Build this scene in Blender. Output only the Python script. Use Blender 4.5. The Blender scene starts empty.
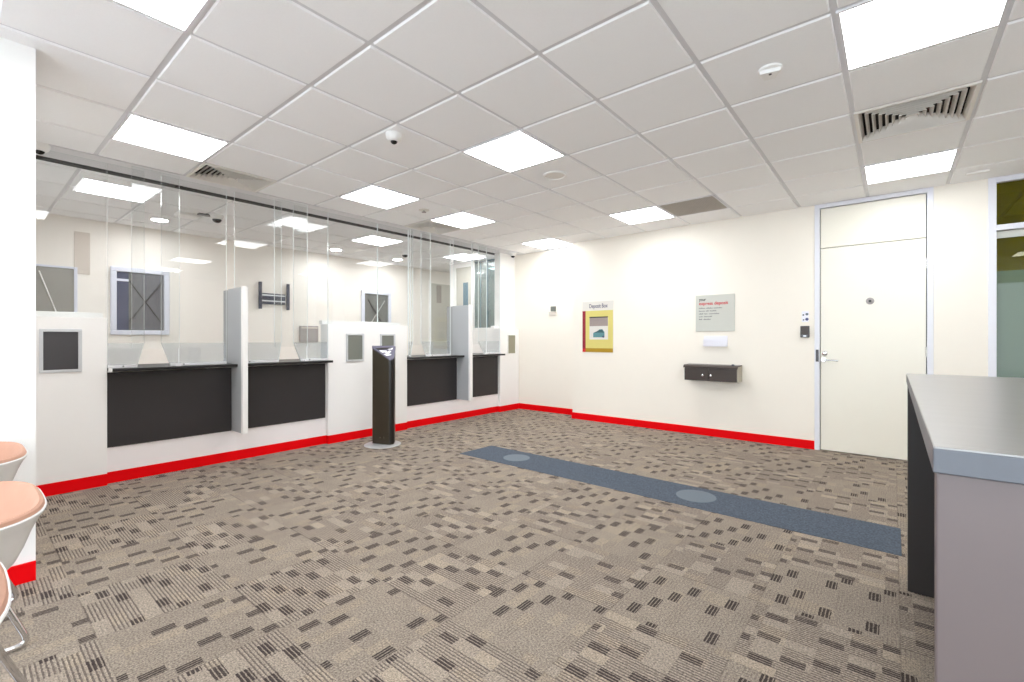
import bpy, bmesh, math, random
from mathutils import Vector, Matrix
random.seed(7)
C = bpy.context.scene.collection
PI = math.pi
HC = 1.2127                    # eye height
ZC = 2.6758                    # ceiling
GX, GY, TS = -0.2056, 0.7101, 0.6   # ceiling grid origin and module

# ------------------------------------------------------------------ materials
def srgb(r, g, b):
    f = lambda v: (v/255/12.92) if v/255 <= 0.04045 else ((v/255+0.055)/1.055)**2.4
    return (f(r), f(g), f(b), 1.0)

class NT:
    def __init__(s, name):
        m = bpy.data.materials.new(name); m.use_nodes = True
        s.m = m; s.n = m.node_tree.nodes; s.l = m.node_tree.links
        s.n.clear(); s.out = s.n.new('ShaderNodeOutputMaterial')
    def add(s, t, **k):
        n = s.n.new(t)
        for a, b in k.items(): setattr(n, a, b)
        return n
    def put(s, sock, v):
        if isinstance(v, bpy.types.NodeSocket): s.l.new(v, sock)
        elif isinstance(v, bpy.types.Node): s.l.new(v.outputs[0], sock)
        else: sock.default_value = v
    def math(s, op, a, b=None, c=None):
        n = s.add('ShaderNodeMath', operation=op)
        s.put(n.inputs[0], a)
        if b is not None: s.put(n.inputs[1], b)
        if c is not None: s.put(n.inputs[2], c)
        return n.outputs[0]
    def mix(s, f, a, b):
        n = s.add('ShaderNodeMix', data_type='RGBA')
        s.put(n.inputs[0], f); s.put(n.inputs[6], a); s.put(n.inputs[7], b)
        return n.outputs[2]
    def noise(s, scale, detail=3, vec=None, rough=0.5):
        n = s.add('ShaderNodeTexNoise'); n.inputs['Scale'].default_value = scale
        n.inputs['Detail'].default_value = detail; n.inputs['Roughness'].default_value = rough
        if vec is not None: s.put(n.inputs['Vector'], vec)
        return n.outputs[0]
    def coord(s): return s.add('ShaderNodeTexCoord').outputs['Object']

def pbr(name, col, rough=0.5, metal=0.0, var=0.03, bump=0.0, bscale=200, spec=0.5, nscale=6.0, stretch=None, coat=0.0):
    t = NT(name)
    p = t.add('ShaderNodeBsdfPrincipled'); t.l.new(p.outputs[0], t.out.inputs[0])
    v = t.coord()
    if stretch:
        mp = t.add('ShaderNodeMapping'); mp.inputs['Scale'].default_value = stretch
        t.put(mp.inputs[0], v); v = mp.outputs[0]
    n = t.noise(nscale, 4, v)
    lo = tuple(c*(1-var) for c in col[:3])+(1,); hi = tuple(min(1, c*(1+var)) for c in col[:3])+(1,)
    t.put(p.inputs['Base Color'], t.mix(n, lo, hi))
    p.inputs['Roughness'].default_value = rough; p.inputs['Metallic'].default_value = metal
    p.inputs['Specular IOR Level'].default_value = spec; p.inputs['Coat Weight'].default_value = coat
    if bump:
        b = t.add('ShaderNodeBump'); b.inputs['Strength'].default_value = bump; b.inputs['Distance'].default_value = 0.002
        t.put(b.inputs['Height'], t.noise(bscale, 3, t.coord())); t.put(p.inputs['Normal'], b)
    return t.m

def emit(name, col, strength):
    t = NT(name); e = t.add('ShaderNodeEmission')
    e.inputs[0].default_value = col; e.inputs[1].default_value = strength
    t.l.new(e.outputs[0], t.out.inputs[0]); return t.m

def clear_glass(name, tint, f0=0.04, haze=0.0, hazecol=(0.8, 0.82, 0.85, 1)):
    t = NT(name)
    lw = t.add('ShaderNodeLayerWeight'); lw.inputs[0].default_value = 0.5
    f = t.math('POWER', lw.outputs['Facing'], 5.0)
    f = t.math('MULTIPLY_ADD', f, 0.9-f0, f0)
    tr = t.add('ShaderNodeBsdfTransparent'); tr.inputs[0].default_value = tint
    gl = t.add('ShaderNodeBsdfGlossy'); gl.inputs['Roughness'].default_value = 0.0
    base = tr.outputs[0]
    if haze:
        d = t.add('ShaderNodeBsdfDiffuse'); d.inputs[0].default_value = hazecol
        mm = t.add('ShaderNodeMixShader'); mm.inputs[0].default_value = haze
        t.l.new(base, mm.inputs[1]); t.l.new(d.outputs[0], mm.inputs[2]); base = mm.outputs[0]
    m = t.add('ShaderNodeMixShader'); t.put(m.inputs[0], f)
    t.l.new(base, m.inputs[1]); t.l.new(gl.outputs[0], m.inputs[2])
    t.l.new(m.outputs[0], t.out.inputs[0]); return t.m

def carpet():
    t = NT('carpet')
    p = t.add('ShaderNodeBsdfPrincipled'); t.l.new(p.outputs[0], t.out.inputs[0])
    p.inputs['Roughness'].default_value = 0.95; p.inputs['Specular IOR Level'].default_value = 0.1
    co = t.coord(); sp = t.add('ShaderNodeSeparateXYZ'); t.put(sp.inputs[0], co)
    # slight yarn wobble
    wob = t.noise(60, 2, co)
    wx = t.math('MULTIPLY_ADD', wob, 0.006, sp.outputs[0]); wy = t.math('MULTIPLY_ADD', wob, 0.006, sp.outputs[1])
    u = t.math('MULTIPLY_ADD', wx, 2.0, 0.954); v = t.math('MULTIPLY_ADD', wy, 2.0, -0.736)
    i = t.math('FLOOR', u); j = t.math('FLOOR', v)
    fu = t.math('SUBTRACT', u, i); fv = t.math('SUBTRACT', v, j)
    par = t.math('FLOORED_MODULO', t.math('ADD', i, j), 2.0)
    def pick(a, b):   # par==0 -> a, else b
        return t.math('MULTIPLY_ADD', t.math('SUBTRACT', b, a), par, a)
    al = pick(fv, fu); ac = pick(fu, fv)
    a5 = t.math('MULTIPLY_ADD', al, 5.0, 0.52); b9 = t.math('MULTIPLY', ac, 9.0)
    ca = t.math('FLOOR', a5); rb = t.math('FLOOR', b9)
    fa = t.math('SUBTRACT', a5, ca); fb = t.math('SUBTRACT', b9, rb)
    cv = t.add('ShaderNodeCombineXYZ')
    t.put(cv.inputs[0], t.math('MULTIPLY_ADD', rb, 1.37, t.math('MULTIPLY', i, 17.3)))
    t.put(cv.inputs[1], t.math('MULTIPLY_ADD', ca, 2.11, t.math('MULTIPLY', j, 23.7)))
    wn = t.add('ShaderNodeTexWhiteNoise', noise_dimensions='2D'); t.put(wn.inputs['Vector'], cv)
    w = wn.outputs[0]; w2 = t.add('ShaderNodeSeparateXYZ'); t.put(w2.inputs[0], wn.outputs[1])
    # a dash needs an odd diagonal so that rows stay apart
    diag = t.math('FLOORED_MODULO', t.math('ADD', rb, t.math('MULTIPLY', ca, 2.0)), 3.0)
    isd = t.math('MULTIPLY', t.math('LESS_THAN', diag, 0.5), t.math('LESS_THAN', w, 0.62))
    dlen = t.math('LESS_THAN', fa, 0.82)
    st = t.math('FRACT', t.math('MULTIPLY', fb, 4.0))
    stripe = t.math('LESS_THAN', st, 0.68)
    dash = t.math('MULTIPLY', t.math('MULTIPLY', isd, dlen), t.math('MULTIPLY_ADD', stripe, 0.75, 0.25))
    band = t.math('LESS_THAN', t.math('ABSOLUTE', t.math('SUBTRACT', fb, 0.42)), 0.40)
    dash = t.math('MULTIPLY', dash, band)
    thin = t.math('LESS_THAN', st, 0.42)
    isl = t.math('GREATER_THAN', w2.outputs[1], t.math('MULTIPLY_ADD', par, -0.22, 0.50))
    vis = t.math('MULTIPLY_ADD', par, 0.54, 0.18)
    line = t.math('MULTIPLY', t.math('MULTIPLY', thin, isl), vis)
    isb = t.math('GREATER_THAN', w2.outputs[2], 0.82)
    n1 = t.noise(130, 4, co, 0.8); n2 = t.noise(3.2, 3, co); n3 = t.noise(120, 3, co)
    base = t.mix(n2, srgb(*CARPET[0]), srgb(*CARPET[1]))
    base = t.mix(t.math('MULTIPLY', isb, 0.40), base, srgb(*CARPET[2]))
    base = t.mix(line, base, srgb(*CARPET[3]))
    base = t.mix(t.math('MULTIPLY', dash, 0.92), base, srgb(*CARPET[4]))
    rib = t.math('MULTIPLY_ADD', t.math('LESS_THAN', t.math('FRACT', t.math('MULTIPLY', fb, 8.0)), 0.4), -0.10, 1.04)
    k = t.math('MULTIPLY', rib, t.math('MULTIPLY_ADD', n1, 3.8, -0.90)); k = t.math('MULTIPLY', k, t.math('MULTIPLY_ADD', n3, 0.5, 0.74)); k = t.math('MULTIPLY', k, t.math('MULTIPLY_ADD', par, 0.13, 0.92))
    sc = t.add('ShaderNodeVectorMath', operation='SCALE'); t.put(sc.inputs[0], base); t.put(sc.inputs['Scale'], k)
    eu = t.math('MINIMUM', t.math('MINIMUM', fu, t.math('SUBTRACT', 1.0, fu)), t.math('MINIMUM', fv, t.math('SUBTRACT', 1.0, fv)))
    seam = t.math('MULTIPLY', t.math('LESS_THAN', eu, 0.006), 0.22)
    t.put(p.inputs['Base Color'], t.mix(seam, sc.outputs[0], srgb(70, 62, 58)))
    b = t.add('ShaderNodeBump'); b.inputs['Strength'].default_value = 0.4; b.inputs['Distance'].default_value = 0.004
    t.put(b.inputs['Height'], n1); t.put(p.inputs['Normal'], b)
    return t.m

CARPET = [(142, 131, 120), (162, 149, 135), (172, 156, 136), (80, 70, 67), (60, 51, 50)]
LIGHT = 7.6
M = {}
M['wall'] = pbr('wall_paint', srgb(247, 241, 230), 0.6, var=0.012, bump=0.05, bscale=300)
M['white_wall'] = pbr('white_wall_paint', srgb(246, 245, 243), 0.6, var=0.01, bump=0.05, bscale=300)
M['rear_wall'] = pbr('rear_wall_paint', srgb(246, 241, 234), 0.6, var=0.012, bump=0.05, bscale=300)
M['tile'] = pbr('ceiling_tile', srgb(250, 250, 251), 0.9, var=0.02, bump=0.35, bscale=160, nscale=90)
M['tbar'] = pbr('ceiling_tbar', srgb(226, 225, 228), 0.5, var=0.01)
M['tbar_grid'] = pbr('ceiling_tbar_grid', srgb(222, 222, 225), 0.5, var=0.01)
M['red'] = pbr('red_skirting', (0.84, 0.0, 0.003, 1), 0.6, var=0.02, spec=0.12)
M['pod'] = pbr('white_laminate', srgb(243, 241, 239), 0.38, var=0.01)
M['panel_white'] = pbr('white_counter_panel', srgb(244, 238, 238), 0.45, var=0.01)
M['black'] = pbr('black_laminate', srgb(46, 42, 43), 0.5, var=0.05)
M['black_edge'] = pbr('black_shelf', srgb(22, 19, 20), 0.35, var=0.05)
M['divider'] = pbr('grey_divider', srgb(174, 177, 180), 0.45, var=0.02)
M['divider_back'] = pbr('grey_divider_back', srgb(158, 160, 160), 0.5, var=0.02)
M['alu'] = pbr('satin_aluminium', srgb(214, 216, 220), 0.32, 0.55, var=0.03)
M['chrome'] = pbr('chrome', srgb(222, 222, 224), 0.12, 1.0, var=0.01)
M['frame'] = pbr('white_metal_frame', srgb(232, 233, 241), 0.4, var=0.01)
M['door'] = pbr('door_paint', srgb(242, 238, 225), 0.35, var=0.01)
M['carpet'] = carpet()
M['blue_carpet'] = pbr('blue_carpet', srgb(86, 94, 105), 0.95, var=0.75, bump=0.5, bscale=420, nscale=90, spec=0.1)
M['sticker'] = pbr('floor_sticker', srgb(108, 117, 126), 0.7, var=0.16, nscale=200, spec=0.2)
M['glass'] = clear_glass('screen_glass', (0.965, 0.972, 0.972, 1), 0.035)
M['glass_strip'] = clear_glass('tinted_strip_glass', (0.93, 0.945, 0.955, 1), 0.03, 0.16, (0.78, 0.80, 0.84, 1))
M['glass_edge'] = pbr('polished_glass_edge', srgb(240, 245, 245), 0.15, var=0.01)
M['rail'] = pbr('clear_rail', srgb(232, 231, 232), 0.3, var=0.02)
M['dark_void'] = pbr('dark_slot', srgb(18, 16, 16), 0.7, var=0.05)
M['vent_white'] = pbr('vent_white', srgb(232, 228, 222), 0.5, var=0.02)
M['vent_shade'] = pbr('vent_cavity_shade', srgb(48, 42, 37), 0.8, var=0.05)  # dark brown puts the shade inside the diffusers into the colour
M['grille'] = pbr('return_grille_grey', srgb(196, 188, 178), 0.7, var=0.06)
M['bounce_paving'] = pbr('pale_bounce_paving', srgb(218, 222, 228), 0.8)
M['lamp'] = emit('lamp_diffuser', (0.965, 0.985, 1.0, 1), LIGHT)
M['downlamp'] = emit('downlight_diffuser', (0.98, 0.985, 0.99, 1), 70)
M['plastic'] = pbr('white_plastic', srgb(240, 239, 237), 0.35, var=0.01)
M['lens'] = pbr('dark_lens', srgb(20, 17, 16), 0.12, var=0.05)
M['screen_dark'] = pbr('dark_display', srgb(66, 64, 67), 0.3, var=0.06)
M['screen_grey'] = pbr('grey_display', srgb(118, 120, 113), 0.3, var=0.08)
M['screen_tan'] = pbr('tan_display', srgb(150, 145, 124), 0.4, var=0.05)
M['kiosk'] = pbr('kiosk_dark', srgb(52, 45, 32), 0.35, var=0.25, nscale=3)
M['kiosk_edge'] = pbr('kiosk_black', srgb(24, 20, 18), 0.3, var=0.1)
M['kiosk_face'] = pbr('kiosk_face', srgb(118, 115, 132), 0.25, 0.2, var=0.05)
M['mark_white'] = pbr('mark_white', srgb(238, 238, 244), 0.4)
M['desk_top'] = pbr('brushed_grey_top', srgb(146, 144, 142), 0.30, 0.35, var=0.10, nscale=5, stretch=(1, 6, 1))
M['desk_edge'] = pbr('desk_metal_edge', srgb(92, 94, 100), 0.45, 0.15, var=0.05, nscale=8, stretch=(8, 1, 1))
M['desk_front'] = pbr('taupe_panel', srgb(104, 93, 92), 0.42, 0.1, var=0.03)
M['desk_dark'] = pbr('dark_panel', srgb(42, 36, 34), 0.5, var=0.05)
M['shell'] = pbr('white_shell', srgb(244, 244, 244), 0.25, var=0.01)
M['pink'] = pbr('pink_upholstery', srgb(188, 144, 122), 0.8, var=0.06, bump=0.3, bscale=500, nscale=20)
M['yellow'] = pbr('sign_yellow', srgb(222, 209, 122), 0.5, var=0.03)
M['ochre'] = pbr('sign_ochre', srgb(176, 138, 20), 0.5, var=0.03)
M['crimson'] = pbr('sign_crimson', srgb(150, 20, 48), 0.5, var=0.03)
M['bright_red'] = pbr('sign_red', srgb(214, 38, 50), 0.5, var=0.03)
M['paper'] = pbr('sign_paper', srgb(228, 224, 217), 0.5, var=0.01)
M['lavender'] = pbr('holder_white', srgb(238, 238, 248), 0.3, var=0.01)
M['sign_grey'] = pbr('sign_grey', srgb(205, 206, 198), 0.45, var=0.03)
M['ink'] = pbr('ink', srgb(70, 72, 74), 0.6)
M['print_grey'] = pbr('print_grey', srgb(126, 128, 127), 0.6)
M['ink_black'] = pbr('ink_black', srgb(25, 25, 28), 0.6)
M['ink_blue'] = pbr('ink_blue', srgb(78, 76, 110), 0.6)
M['ink_red'] = pbr('ink_red', srgb(205, 45, 60), 0.6)
M['taupe'] = pbr('photo_taupe', srgb(160, 146, 142), 0.5, var=0.12, nscale=40)
M['teal'] = pbr('photo_teal', srgb(92, 140, 146), 0.5, var=0.35, nscale=60)
M['teal_dark'] = pbr('photo_teal_dark', srgb(52, 92, 98), 0.5, var=0.2, nscale=60)
M['box_dark'] = pbr('deposit_box_brown', srgb(64, 54, 49), 0.4, var=0.12, nscale=14)
M['box_side'] = pbr('deposit_box_side', srgb(172, 166, 150), 0.45, var=0.06)
M['navy'] = pbr('sticker_navy', srgb(70, 76, 122), 0.5)
M['window_dark'] = pbr('window_dark', srgb(104, 104, 110), 0.12, var=0.22, nscale=5, stretch=(1, 6, 0.6))
M['window_grey'] = pbr('window_grey', srgb(112, 112, 108), 0.2, var=0.10, nscale=5)
M['bar_navy'] = pbr('blind_navy', srgb(66, 70, 96), 0.4, var=0.1)
M['bar_dark'] = pbr('brace_dark', srgb(62, 60, 62), 0.45)
M['bar_light'] = pbr('brace_light', srgb(176, 176, 172), 0.45)
M['win_frame'] = pbr('window_frame_blue_white', srgb(222, 225, 238), 0.35, var=0.02)
M['board_grey'] = pbr('board_grey', srgb(150, 147, 141), 0.3, var=0.12, nscale=3)
M['bracket'] = pbr('bracket_slate', srgb(76, 78, 92), 0.4, 0.3, var=0.1)
M['grey_box'] = pbr('warm_grey', srgb(168, 162, 160), 0.6, var=0.05)
M['beige'] = pbr('pale_beige', srgb(216, 206, 196), 0.6, var=0.02)
M['room_grey'] = pbr('end_wall_grey', srgb(216, 214, 206), 0.6, var=0.02)
M['door_grey'] = pbr('grey_door', srgb(200, 198, 188), 0.45, var=0.03)
M['vision'] = pbr('vision_grey', srgb(168, 160, 152), 0.2, var=0.05)
M['vision_blue'] = pbr('vision_blue', srgb(96, 124, 138), 0.12, var=0.08)
M['teal_glass'] = clear_glass('teal_glass', (0.50, 0.60, 0.60, 1), 0.06, 0.25, (0.36, 0.43, 0.44, 1))
M['olive_glass'] = clear_glass('olive_glass', (0.56, 0.55, 0.13, 1), 0.03)
M['film'] = clear_glass('green_film_glass', (0.25, 0.30, 0.24, 1), 0.03, 0.80, (0.155, 0.215, 0.145, 1))

# ------------------------------------------------------------------ geometry helpers
def bm_new(): return bmesh.new()
def setmat(faces, mi):
    for f in faces: f.material_index = mi
def box(bm, x0, x1, y0, y1, z0, z1, mi=0, bev=0.0):
    vs = [bm.verts.new((x, y, z)) for z in (z0, z1) for y in (y0, y1) for x in (x0, x1)]
    F = [(0, 2, 3, 1), (4, 5, 7, 6), (0, 1, 5, 4), (2, 6, 7, 3), (0, 4, 6, 2), (1, 3, 7, 5)]
    fs = [bm.faces.new([vs[i] for i in f]) for f in F]
    setmat(fs, mi)
    if bev > 0:
        es = list({e for f in fs for e in f.edges})
        r = bmesh.ops.bevel(bm, geom=es, offset=bev, segments=2, profile=0.5, affect='EDGES', clamp_overlap=True)
        setmat(r['faces'], mi)
    return bm
def B(x0, x1, y0, y1, z0, z1, bev=0.0): return box(bm_new(), x0, x1, y0, y1, z0, z1, 0, bev)
def prism(bm, pts, axis, a0, a1, mi=0, bev=0.0, side_mi=None):
    """pts 2-D polygon; axis 'x','y','z' is the extrusion axis (the two others in order)"""
    def P(p, a):
        return {'x': (a, p[0], p[1]), 'y': (p[0], a, p[1]), 'z': (p[0], p[1], a)}[axis]
    v0 = [bm.verts.new(P(p, a0)) for p in pts]; v1 = [bm.verts.new(P(p, a1)) for p in pts]
    n = len(pts)
    caps = [bm.faces.new(v0[::-1]), bm.faces.new(v1)]
    sides = [bm.faces.new((v0[i], v0[(i+1) % n], v1[(i+1) % n], v1[i])) for i in range(n)]
    setmat(caps, mi); setmat(sides, mi if side_mi is None else side_mi)
    fs = caps+sides
    if bev > 0:
        es = list({e for f in fs for e in f.edges})
        bmesh.ops.bevel(bm, geom=es, offset=bev, segments=2, profile=0.5, affect='EDGES', clamp_overlap=True)
    bmesh.ops.recalc_face_normals(bm, faces=list(bm.faces))
    return bm
def lathe(bm, prof, c=(0, 0, 0), axis='z', seg=32, mi=0):
    """prof: (r, h) list along axis"""
    rings = []
    for r, h in prof:
        ring = []
        for k in range(seg):
            a = 2*PI*k/seg; p, q = r*math.cos(a), r*math.sin(a)
            v = {'z': (p, q, h), 'y': (p, h, q), 'x': (h, p, q)}[axis]
            ring.append(bm.verts.new((c[0]+v[0], c[1]+v[1], c[2]+v[2])))
        rings.append(ring)
    fs = []
    for A, Bq in zip(rings, rings[1:]):
        for k in range(seg):
            fs.append(bm.faces.new((A[k], A[(k+1) % seg], Bq[(k+1) % seg], Bq[k])))
    fs.append(bm.faces.new(rings[0][::-1])); fs.append(bm.faces.new(rings[-1]))
    setmat(fs, mi)
    bmesh.ops.recalc_face_normals(bm, faces=fs)
    return bm
def tube(bm, path, r, seg=12, mi=0):
    path = [Vector(p) for p in path]; rings = []
    t0 = (path[1]-path[0]).normalized()
    nrm = t0.orthogonal().normalized()
    for i, p in enumerate(path):
        t = (path[min(i+1, len(path)-1)]-path[max(i-1, 0)]).normalized()
        nrm = (nrm-t*nrm.dot(t)).normalized(); bn = t.cross(nrm)
        rings.append([bm.verts.new(p+(nrm*math.cos(2*PI*k/seg)+bn*math.sin(2*PI*k/seg))*r) for k in range(seg)])
    fs = []
    for A, Bq in zip(rings, rings[1:]):
        for k in range(seg): fs.append(bm.faces.new((A[k], A[(k+1) % seg], Bq[(k+1) % seg], Bq[k])))
    fs.append(bm.faces.new(rings[0][::-1])); fs.append(bm.faces.new(rings[-1])); setmat(fs, mi)
    bmesh.ops.recalc_face_normals(bm, faces=fs)
    return bm
def rounded(path, rad=0.04, n=6):
    P = [Vector(p) for p in path]; out = [P[0]]
    for a, b, c in zip(P, P[1:], P[2:]):
        d1 = (a-b).normalized(); d2 = (c-b).normalized()
        s, e = b+d1*rad, b+d2*rad
        for k in range(n+1):
            t = k/n; out.append((1-t)**2*s+2*t*(1-t)*b+t*t*e)
    out.append(P[-1]); return out

def build(name, bm, mats, parent=None, base=None, smooth=False):
    """link bm (world coordinates) as one mesh object; its origin is the parent's origin or its own base centre"""
    if not isinstance(mats, (list, tuple)): mats = [mats]
    bm.verts.ensure_lookup_table()
    if parent is not None: off = Vector(parent.location)
    elif base is not None: off = Vector(base)
    else:
        xs = [v.co for v in bm.verts]
        off = Vector(((min(c.x for c in xs)+max(c.x for c in xs))/2, (min(c.y for c in xs)+max(c.y for c in xs))/2, min(c.z for c in xs)))
    if parent is not None and parent.parent is not None: off = off+Vector(parent.parent.location)
    bmesh.ops.translate(bm, verts=list(bm.verts), vec=-off)
    me = bpy.data.meshes.new(name); bm.to_mesh(me); bm.free()
    for m in mats: me.materials.append(M[m])
    if smooth:
        for p in me.polygons: p.use_smooth = True
        me.set_sharp_from_angle(angle=math.radians(38))
    o = bpy.data.objects.new(name, me); C.objects.link(o)
    if parent is not None: o.parent = parent
    else: o.location = off
    return o
def tag(o, label=None, cat=None, group=None, kind=None):
    if label: o['label'] = label
    if cat: o['category'] = cat
    if group: o['group'] = group
    if kind: o['kind'] = kind
    return o
def thing(name, loc, label, cat, group=None):
    o = bpy.data.objects.new(name, None); C.objects.link(o); o.location = loc
    o.empty_display_size = 0.1
    return tag(o, label, cat, group)
def room(name, loc=(0, 0, 0)):
    o = bpy.data.objects.new(name, None); C.objects.link(o); o.location = loc; o['kind'] = 'structure'; return o
def struct(name, bm, mats, base=(0, 0, 0), **k):
    o = build(name, bm, mats, base=base, **k); o['kind'] = 'structure'; return o
def copy_thing(root, loc, label, rotz=None):
    c = root.copy(); C.objects.link(c); c.location = loc; c['label'] = label
    if rotz is not None: c.rotation_euler = (0, 0, rotz)
    for ch in list(root.children):
        d = ch.copy(); C.objects.link(d); d.parent = c
        for g in list(ch.children):
            e = g.copy(); C.objects.link(e); e.parent = d
    return c
def text_bm(body, size, depth=0.0008, bold=0.0):
    """lettering in the local x-z plane facing -y, base line at z=0, starting at x=0"""
    cu = bpy.data.curves.new('lettering', 'FONT'); cu.body = body; cu.size = size; cu.extrude = depth; cu.resolution_u = 3; cu.offset = bold
    o = bpy.data.objects.new('lettering', cu); C.objects.link(o)
    dg = bpy.context.evaluated_depsgraph_get(); me = bpy.data.meshes.new_from_object(o.evaluated_get(dg))
    bpy.data.objects.remove(o); bpy.data.curves.remove(cu)
    bm = bmesh.new(); bm.from_mesh(me); bpy.data.meshes.remove(me)
    bmesh.ops.rotate(bm, verts=list(bm.verts), cent=(0, 0, 0), matrix=Matrix.Rotation(PI/2, 3, 'X'))
    for f in bm.faces: f.material_index = 0
    return bm
def fit_text(body, x0, z0, y, width, size, bold=0.0):
    bm = text_bm(body, size, bold=bold)
    xs = [v.co.x for v in bm.verts]; w = max(xs)-min(xs); mn = min(xs)
    for v in bm.verts: v.co = Vector((x0+(v.co.x-mn)*width/w, y+v.co.y, z0+v.co.z))
    return bm

# ------------------------------------------------------------------ room shell
YB, YR = 6.009, 6.264            # main end wall, its recess
XS = -3.776                      # step between the two
XREAR, XG = -7.6, -5.03          # wall behind the tellers, glass screens
YF, XE, YN = -2.6, 3.2, 8.0
XN = -5.132                      # nib at the end of the screens
XBL = -3.335; YBL = 0.257        # block beside the chairs
struct('floor', B(XREAR-0.2, XE+0.2, YF-0.2, YN+0.4, -0.1, 0.0), 'carpet')
bm = bm_new(); box(bm, XS, -0.667, YB, YB+0.35, 0, ZC+0.1); box(bm, 0.296, 0.664, YB, YB+0.35, 0, ZC+0.1)
box(bm, 1.72, XE, YB, YB+0.35, 0, ZC+0.1)
struct('wall_back', bm, 'wall')
struct('wall_recess', B(XN, XS, YR, YR+0.1, 0, ZC+0.1), 'wall')
struct('wall_nib', B(XN-0.12, XN, 5.872, YR, 0, ZC+0.1), 'white_wall')
struct('wall_left', B(XREAR, XBL, YF, YBL, 0, ZC+0.1), 'white_wall')
struct('wall_right', B(XE, XE+0.2, YF, YN+0.2, 0, ZC+0.1), 'wall')
bm = bm_new(); WX0, WX1, WZ0, WZ1 = -2.6, 2.8, 0.15, 2.45  # opening added out of view so daylight brightens the ceiling
box(bm, XBL, WX0, YF-0.2, YF, 0, ZC+0.1); box(bm, WX1, XE, YF-0.2, YF, 0, ZC+0.1); box(bm, WX0, WX1, YF-0.2, YF, 0, WZ0); box(bm, WX0, WX1, YF-0.2, YF, WZ1, ZC+0.1)
struct('wall_front', bm, 'wall')
struct('ground', B(-12, 12, -14, YF-0.2, -0.12, -0.02), 'bounce_paving')  # unseen paving, added to bounce sky light up through the opening
struct('wall_rear', B(XREAR-0.2, XREAR, YF, YN+0.2, 0, ZC+0.1), 'rear_wall')
struct('wall_far', B(XREAR, XE, YN, YN+0.2, 0, ZC+0.1), 'room_grey')
# partition between passage and the room behind the recess
struct('wall_side', B(XN, XN+0.1, YR+0.1, YN, 0, ZC+0.1), 'room_grey')
struct('wall_office', B(-0.4, -0.3, YB+0.35, YN, 0, ZC+0.1), 'room_grey')
# skirting
SK = 0.095
struct('baseboard_back', B(XS-0.012, -0.667, YB-0.012, YB, 0, SK), 'red')
struct('baseboard_recess', B(-5.02, XS-0.012, YR-0.012, YR, 0, SK), 'red')
struct('baseboard_step', B(XS-0.012, XS, YB, YR, 0, SK), 'red')
struct('baseboard_left', B(XBL, XBL+0.012, YF, YBL, 0, SK), 'red')

# ceilings: tegular tiles in a T-bar grid
def tiles(bm, xs, ys, skip, z=ZC, gap=0.0125):
    for a, b in zip(xs, xs[1:]):
        for c, d in zip(ys, ys[1:]):
            key = (round((a-GX)/TS), round((c-GY)/TS))
            if key in skip: continue
            x0, x1, y0, y1 = a+gap, b-gap, c+gap, d-gap
            e = 0.006
            lo = [bm.verts.new(p) for p in ((x0+e, y0+e, z), (x1-e, y0+e, z), (x1-e, y1-e, z), (x0+e, y1-e, z))]
            hi = [bm.verts.new(p) for p in ((x0, y0, z+0.011), (x1, y0, z+0.011), (x1, y1, z+0.011), (x0, y1, z+0.011))]
            fs = [bm.faces.new(lo[::-1])]+[bm.faces.new((lo[i], lo[(i+1) % 4], hi[(i+1) % 4], hi[i])) for i in range(4)]
            setmat(fs, 0)
def bars(bm, xs, ys, w=0.016, z=ZC):
    x0, x1, y0, y1 = xs[0], xs[-1], ys[0], ys[-1]
    for x in xs: box(bm, max(x-w, x0), min(x+w, x1), y0, y1, z+0.010, z+0.03, 1)
    for y in ys: box(bm, x0, x1, max(y-w, y0), min(y+w, y1), z+0.0095, z+0.03, 1)
    box(bm, x0, x1, y0, y1, z+0.10, z+0.12, 1)
LAMPS = [(-4, 3), (-7, 3), (-7, 5), (-7, 8), (-4, 7), (0, 7), (0, 3), (-7, 0), (-4, -1), (0, -1), (-4, -5), (0, -5), (3, 3), (3, -1)]  # cells without an entry in lamp_labels are unseen panels added for more light
VENTS = [(-8, 1), (-8, 5), (0, 5)]
GRILLE = (-3, 7)
XEDGE = -4.90
xs = [XEDGE]+[GX+TS*i for i in range(-7, 6)]+[XE]
ys = [YF]+[GY+TS*j for j in range(-5, 9)]+[YR]
bm = bm_new(); tiles(bm, xs, ys, set(LAMPS) | set(VENTS) | {GRILLE, (-8, 1), (-8, 5)})
bars(bm, xs, ys)
struct('ceiling', bm, ['tile', 'tbar_grid'])
struct('trim_1', B(-5.25, XEDGE, YBL, YR, ZC-0.004, ZC+0.05), 'tbar')
bm = bm_new(); box(bm, -5.345, -5.235, YBL, YR, ZC-0.008, ZC+0.05); box(bm, -5.253, -5.249, YBL, YR, ZC-0.012, ZC+0.05); box(bm, -5.346, -5.340, YBL, YR, ZC-0.004, ZC+0.05)
struct('trim_2', bm, 'dark_void')
xs2 = [XREAR, -7.27, -6.67, -6.07, -5.47, -5.346]
ys2 = [YBL]+[GY-0.03+TS*j for j in range(0, 12)]+[YN]
bm = bm_new(); tiles(bm, xs2, ys2, set()); bars(bm, xs2, ys2)
struct('ceiling_rear', bm, ['tile', 'tbar_grid'])
bm = bm_new(); tiles(bm, [-0.4]+[GX+TS*i for i in range(0, 6)]+[XE], [GY+TS*j for j in range(9, 12)]+[YN], set()); box(bm, -0.4, XE, YB+0.2, YN, ZC+0.009, ZC+0.05, 1)
struct('ceiling_office', bm, ['tile', 'tbar'])
struct('ceiling_passage', B(-5.346, -0.4, YR, YN, ZC, ZC+0.05), 'tbar')

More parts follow.
